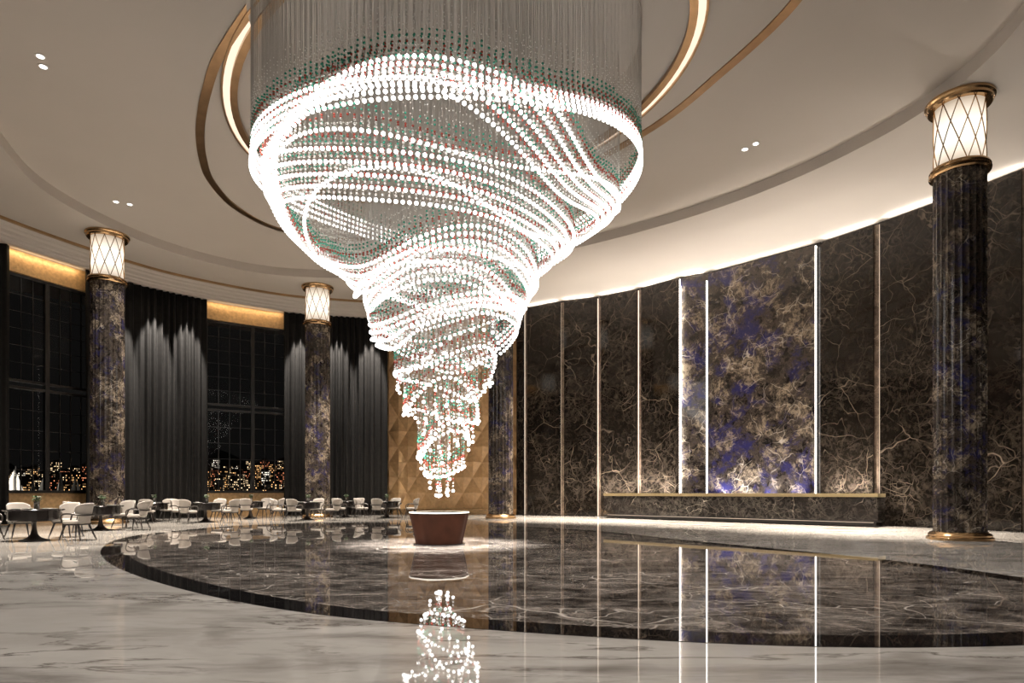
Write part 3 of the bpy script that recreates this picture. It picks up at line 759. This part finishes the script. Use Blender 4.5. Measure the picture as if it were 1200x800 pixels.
def house_mat(k, col, s):
    m, nt, b = new_mat('lit_facade_%d' % k); tc = N(nt, 'ShaderNodeTexCoord')
    sp = N(nt, 'ShaderNodeSeparateXYZ'); nt.links.new(tc.outputs['Object'], sp.inputs[0])
    def cell(sock, size):
        q = mul(nt, sock, size, 'DIVIDE'); fr = mul(nt, q, 0.0, 'FRACT'); fl = mul(nt, q, 0.0, 'FLOOR')
        return mul(nt, mul(nt, fr, .30, 'GREATER_THAN'), mul(nt, fr, .72, 'LESS_THAN')), fl
    h = mul(nt, sp.outputs['X'], sp.outputs['Y'], 'ADD')
    a, fa = cell(h, .62); c, fc = cell(sp.outputs['Z'], .8)
    cb = N(nt, 'ShaderNodeCombineXYZ'); nt.links.new(fa, cb.inputs[0]); nt.links.new(fc, cb.inputs[1])
    oi = N(nt, 'ShaderNodeObjectInfo'); nt.links.new(mul(nt, oi.outputs['Random'], 97.0), cb.inputs[2])
    wn = N(nt, 'ShaderNodeTexWhiteNoise'); nt.links.new(cb.outputs[0], wn.inputs['Vector'])
    on = ramp(nt, [(.52, 0.0), (.54, .12), (1, 1.0)], wn.outputs['Value'])
    nt.links.new(mul(nt, mul(nt, mul(nt, a, c), on), s), b.inputs['Emission Strength']); b.inputs['Emission Color'].default_value = (*col, 1)
    b.inputs['Base Color'].default_value = (.03,.027,.024,1); m.cycles.emission_sampling = 'NONE'; return m
HM = [house_mat(0, (1,.55,.22), 5), house_mat(1, (1,.72,.42), 6), house_mat(2, (1,.90,.75), 6), house_mat(3, (1,.34,.16), 4)]
M_ROOF = plain('night_roof', (.03,.02,.016), .8, noise=.2)
def hill_z(x, y):
    t = max(0, min(1, (y-190)/140)); i = (x+330)/8.0; return -5.3+t**1.1*(20+6*sin(i*.35)+4*sin(i*.9+1))
hr = random.Random(21); spots = []
where = ['by the quay', 'low on the slope', 'half way up the slope', 'high on the slope']
for wi, (lo, hi, wn_) in enumerate(((-.84,-.66,'harbour window'), (-.49,-.345,'city window'))):
    for row in range(7):
        for k in range(6):
            Y = 188+row*18+hr.uniform(-3,3); u = lo+(hi-lo)*(k+.25+.5*(row % 2)+hr.uniform(-.2,.2))/6; X = u*Y
            w = (hi-lo)/6*Y*hr.uniform(.36,.5); d_, hh = w*hr.uniform(.7,.9), hr.uniform(5,8)*(1.2 if row == 0 else 1)
            zb = hill_z(X, Y)-.6; r_ = empty('town_building', (X, Y, zb), hr.uniform(-.3,.3))
            tag(r_, 'lit night building %s, seen through the %s' % (where[min(3, row//2)], wn_), 'building', 'town buildings %s beyond the %s' % (where[min(3, row//2)], wn_))
            MB().box((0,0,hh/2), (w, d_, hh)).obj('facade', HM[hr.choice([0,0,1,1,2,3])], r_)
            rf = MB().add([(-w/2-.2,-d_/2-.2,hh),(w/2+.2,-d_/2-.2,hh),(w/2+.2,d_/2+.2,hh),(-w/2-.2,d_/2+.2,hh),(-w/2+.8,0,hh+1.2),(w/2-.8,0,hh+1.2)], [(0,1,5,4),(1,2,5),(2,3,4,5),(3,0,4),(3,2,1,0)])
            rf.obj('roof', M_ROOF, r_)
M_SAIL = plain('white_sailcloth', (.85,.83,.78), .7, noise=.05); M_HULL = plain('white_hull', (.75,.74,.72), .3, noise=.05)
def sailboat():
    root = empty('sailboat'); V = []; F = []
    for t, w, zk in ((0,.15,.9),(.15,.9,.75),(.5,1.3,.65),(.8,1.1,.68),(1,.8,.75)):
        x = 4.5-9*t; V += [(x,-w,zk+.3),(x,-w*.75,-.1),(x,0,-.5),(x,w*.75,-.1),(x,w,zk+.3)]
    for i in range(4):
        for k in range(4): F.append((i*5+k, (i+1)*5+k, (i+1)*5+k+1, i*5+k+1))
        F.append((i*5+4, (i+1)*5+4, (i+1)*5, i*5))
    F += [(0,1,2,3,4), (24,23,22,21,20)]
    MB().add(V, F).obj('hull', M_HULL, root)
    MB().tube([(.3,0,.8),(.3,0,10.4)], [.09,.05], 8).obj('mast', M_FRAME, root)
    for nm, pts in (('mainsail', [(.1,1.5),(-3.9,1.6),(.1,10.0)]), ('jib', [(.6,9.2),(.6,1.4),(4.2,1.2)])):
        (x0,z0),(x1,z1),(x2,z2) = pts; m = MB(); g = 8; V = []; F = []
        for i in range(g+1):
            for j in range(g+1-i):
                a, b_ = i/g, j/g; c_ = 1-a-b_; V.append((x0*c_+x1*a+x2*b_, .9*a*c_*2+.6*a*b_, z0*c_+z1*a+z2*b_))
        off = lambda i, j: sum(g+1-q for q in range(i))+j
        for i in range(g):
            for j in range(g-i):
                F.append((off(i,j), off(i+1,j), off(i,j+1)))
                if j < g-i-1: F.append((off(i+1,j), off(i+1,j+1), off(i,j+1)))
        o = m.add(V, F).obj(nm, M_SAIL, root, smooth=True); so = o.modifiers.new('cloth', 'SOLIDIFY'); so.thickness = .03
    return root
b0 = sailboat()
for i, (u, Y, rz, lab) in enumerate([(-.778,100,1.5,'white sailboat seen at the left end of the harbour window'), (-.748,146,2.0,'white sailboat left of the middle in the harbour window'),
        (-.731,132,1.6,'white sailboat next to the mullion of the harbour window'), (-.705,120,1.9,'broad white sailboat right of the mullion of the harbour window'), (-.682,158,1.5,'small white sailboat at the right end of the harbour window')]):
    s = b0 if i == 0 else copy_tree(b0)
    s.location = (u*Y, Y, -5.1); s.rotation_euler.z = rz; tag(s, lab, 'sailboat', 'sailboats in the harbour')

# ------------------------------------------------------------------ lights
def lamp(kind, loc, power, col=(1,.87,.72), target=None, size=.2, angle=60, blend=.5, name='lamp_light'):
    l = bpy.data.lights.new(name, kind); l.energy = power; l.color = col
    if kind == 'SPOT': l.spot_size = math.radians(angle); l.spot_blend = blend; l.shadow_soft_size = size
    elif kind == 'POINT': l.shadow_soft_size = size
    o = bpy.data.objects.new(name, l); o.location = loc
    if target is not None: o.rotation_euler = (Vector(target)-Vector(loc)).to_track_quat('-Z', 'Y').to_euler()
    link(o); return o
for x, y in ((-11.6,15.2),(-12.6,19.8),(-13.2,25.2),(-10.2,27.2),(-6.5,29.2)):
    lamp('SPOT', (x, y, 10.5), 12000, (1,.88,.74), (x, y, 0), .05, 58, .9, 'dining_downlight')
for i in range(1, len(JR)-2):                                       # wall washers in the outer ceiling
    a, b = JR[i], JR[i+1]; d = (b-a).normalized(); n_ = Vector((d.y, -d.x)); m_ = (a+b)/2+n_*3.4
    lamp('SPOT', (m_.x, m_.y, 10.6), 20000, (1,.88,.74), (m_.x, m_.y, 0), .05, 50, 1, 'wall_washer')
for s in (8.6,10.2,11.6,16.8,18.6,20.2):
    p, q = wl(s, 1.3), wl(s, .2)
    lamp('SPOT', (p.x, p.y, 10.6), 9000, (1,.93,.85), (q.x, q.y, 7.0), .05, 27, .5, 'curtain_spot')
for a, b in ((4.8,7.4),(12.6,15.95)):                                # pelmet glow, LED strip inside the soffit edge
    A, B = wl(a, .16), wl(b, .16); d = (B-A).normalized(); n_ = Vector((-d.y, d.x)); m_ = (A+B)/2
    o = lamp('AREA', (m_.x, m_.y, Z_SOF-.03), 16, (1,.72,.40), name='pelmet_light')
    o.data.shape = 'RECTANGLE'; o.data.size = (B-A).length; o.data.size_y = .03
    v = Vector((n_.x, n_.y, -1)).normalized(); x_ = Vector((d.x, d.y, 0)); y_ = (-v).cross(x_)
    o.rotation_euler = Matrix((x_, y_, -v)).transposed().to_euler()
for u, Y in ((-.77,100),(-.745,100),(-.715,100),(-.69,104)):  # unseen spots added over the water to brighten the sails
    lamp('SPOT', (u*Y, Y-12, 3), 9000, (1,.93,.82), (u*114, 114, 0), .5, 60, .5, 'added_sail_light')

for a, b in zip(JR[1:-1], JR[2:]):                                    # LED profiles on the head of the panels, aimed at the ceiling
    d = (b-a).normalized(); n_ = Vector((d.y, -d.x)); m_ = (a+b)/2-n_*.17
    o = lamp('AREA', (m_.x, m_.y, ZW+.004), 15, (1,.90,.79), name='cove_light')
    o.data.shape = 'RECTANGLE'; o.data.size = (b-a).length-.45; o.data.size_y = .025
    v = (Vector((n_.x*.22, n_.y*.22, 1))).normalized(); x_ = Vector((d.x, d.y, 0)); y_ = (-v).cross(x_)
    o.rotation_euler = Matrix((x_, y_, -v)).transposed().to_euler()
for a in (35, 125, 215, 305):                                         # narrow ceiling spots on the tub
    x, y = -1.62+6.6*cos(math.radians(a)), 14.26+6.6*sin(math.radians(a))
    lamp('SPOT', (x, y, 10.9), 30000, (1,.95,.88), (-1.62,14.26,0), .1, 22, 1, 'tub_spot')
for x, y in ((-10.85,14.8),(-13.4,22.0),(6.85,18.4),(8.3,11.0),(3,6.0),(-3,7),(-8,10),(-6,26.6)):
    lamp('SPOT', (x, y, 11.03), 2300, (1,.92,.83), (x, y, 0), .05, 88, .8, 'ceiling_downlight')
for i in range(1, len(JR)-1):                                         # floor uplights along the foot of the marble wall
    a, b = JR[i], JR[i+1]; d = (b-a).normalized(); n_ = Vector((d.y, -d.x))
    for f in ((.5,) if i != 6 else (.2,.5,.8)):
        m_ = a+(b-a)*f+n_*.38
        lamp('SPOT', (m_.x, m_.y, .06), 480, (1,.91,.81), (m_.x+n_.x*.9, m_.y+n_.y*.9, 9), .04, 76, .9, 'floor_uplight')
for i, f, p_ in ((1,.5,90),(2,.5,140),(3,.3,260),(3,.75,420),(4,.25,480),(4,.7,480),(6,.18,420),(6,.4,520),(6,.62,520),(6,.84,420),(7,.3,480),(7,.7,420),(8,.4,120)):
    a, b = JR[i], JR[i+1]; d = (b-a).normalized(); n_ = Vector((d.y, -d.x)); m_ = a+(b-a)*f+n_*(.42 if i > 2 else .9)   # lights at the foot of the wall, mostly behind the counter
    z = .85 if 3 <= i <= 7 else .25
    lamp('SPOT', (m_.x, m_.y, z), p_*(.4 if i == 6 else 1.7 if i in (3,4,7) else 1), (.97,.94,.95) if i == 6 else (1,.90,.79), (m_.x-n_.x*.42, m_.y-n_.y*.42, z+1.1), .05, 110, 1, 'counter_uplight')
a, b = JR[5], JR[6]; d = (b-a).normalized(); n_ = Vector((-d.y, d.x)); m_ = a+d*.11+n_*.10      # LED strip lighting the recess left of the slab
o = lamp('AREA', (m_.x, m_.y, ZW/2), 70, (1,.95,.88), name='recess_light'); o.data.shape = 'RECTANGLE'; o.data.size = .03; o.data.size_y = ZW-.6
v = Vector((d.x+n_.x*.7, d.y+n_.y*.7, 0)).normalized(); y_ = Vector((0, 0, 1)); x_ = y_.cross(-v)
o.rotation_euler = Matrix((x_, y_, -v)).transposed().to_euler()
# ------------------------------------------------------------------ world, camera, view
w = bpy.data.worlds.new('night'); scene.world = w; w.use_nodes = True
bg = w.node_tree.nodes['Background']; bg.inputs[0].default_value = (.010,.0095,.009,1); bg.inputs[1].default_value = .6
cam = bpy.data.cameras.new('camera'); cam.sensor_width = 36; cam.lens = 36*750/1200; cam.shift_y = 177/1200; cam.clip_end = 1000; cam.clip_start = .05
co = bpy.data.objects.new('camera', cam); co.location = (0,0,EYE); co.rotation_euler = (PI/2,0,0); link(co); scene.camera = co
vs = scene.view_settings; vs.view_transform = 'Standard'; vs.look = 'None'; vs.gamma = 1; vs.exposure = 0; vs.use_curve_mapping = False
cy = scene.cycles; cy.use_denoising = True; cy.max_bounces = 7; cy.diffuse_bounces = 4; cy.glossy_bounces = 4; cy.transparent_max_bounces = 12
cy.sample_clamp_indirect = 4.0; cy.caustics_reflective = False; cy.caustics_refractive = False; cy.use_light_tree = True
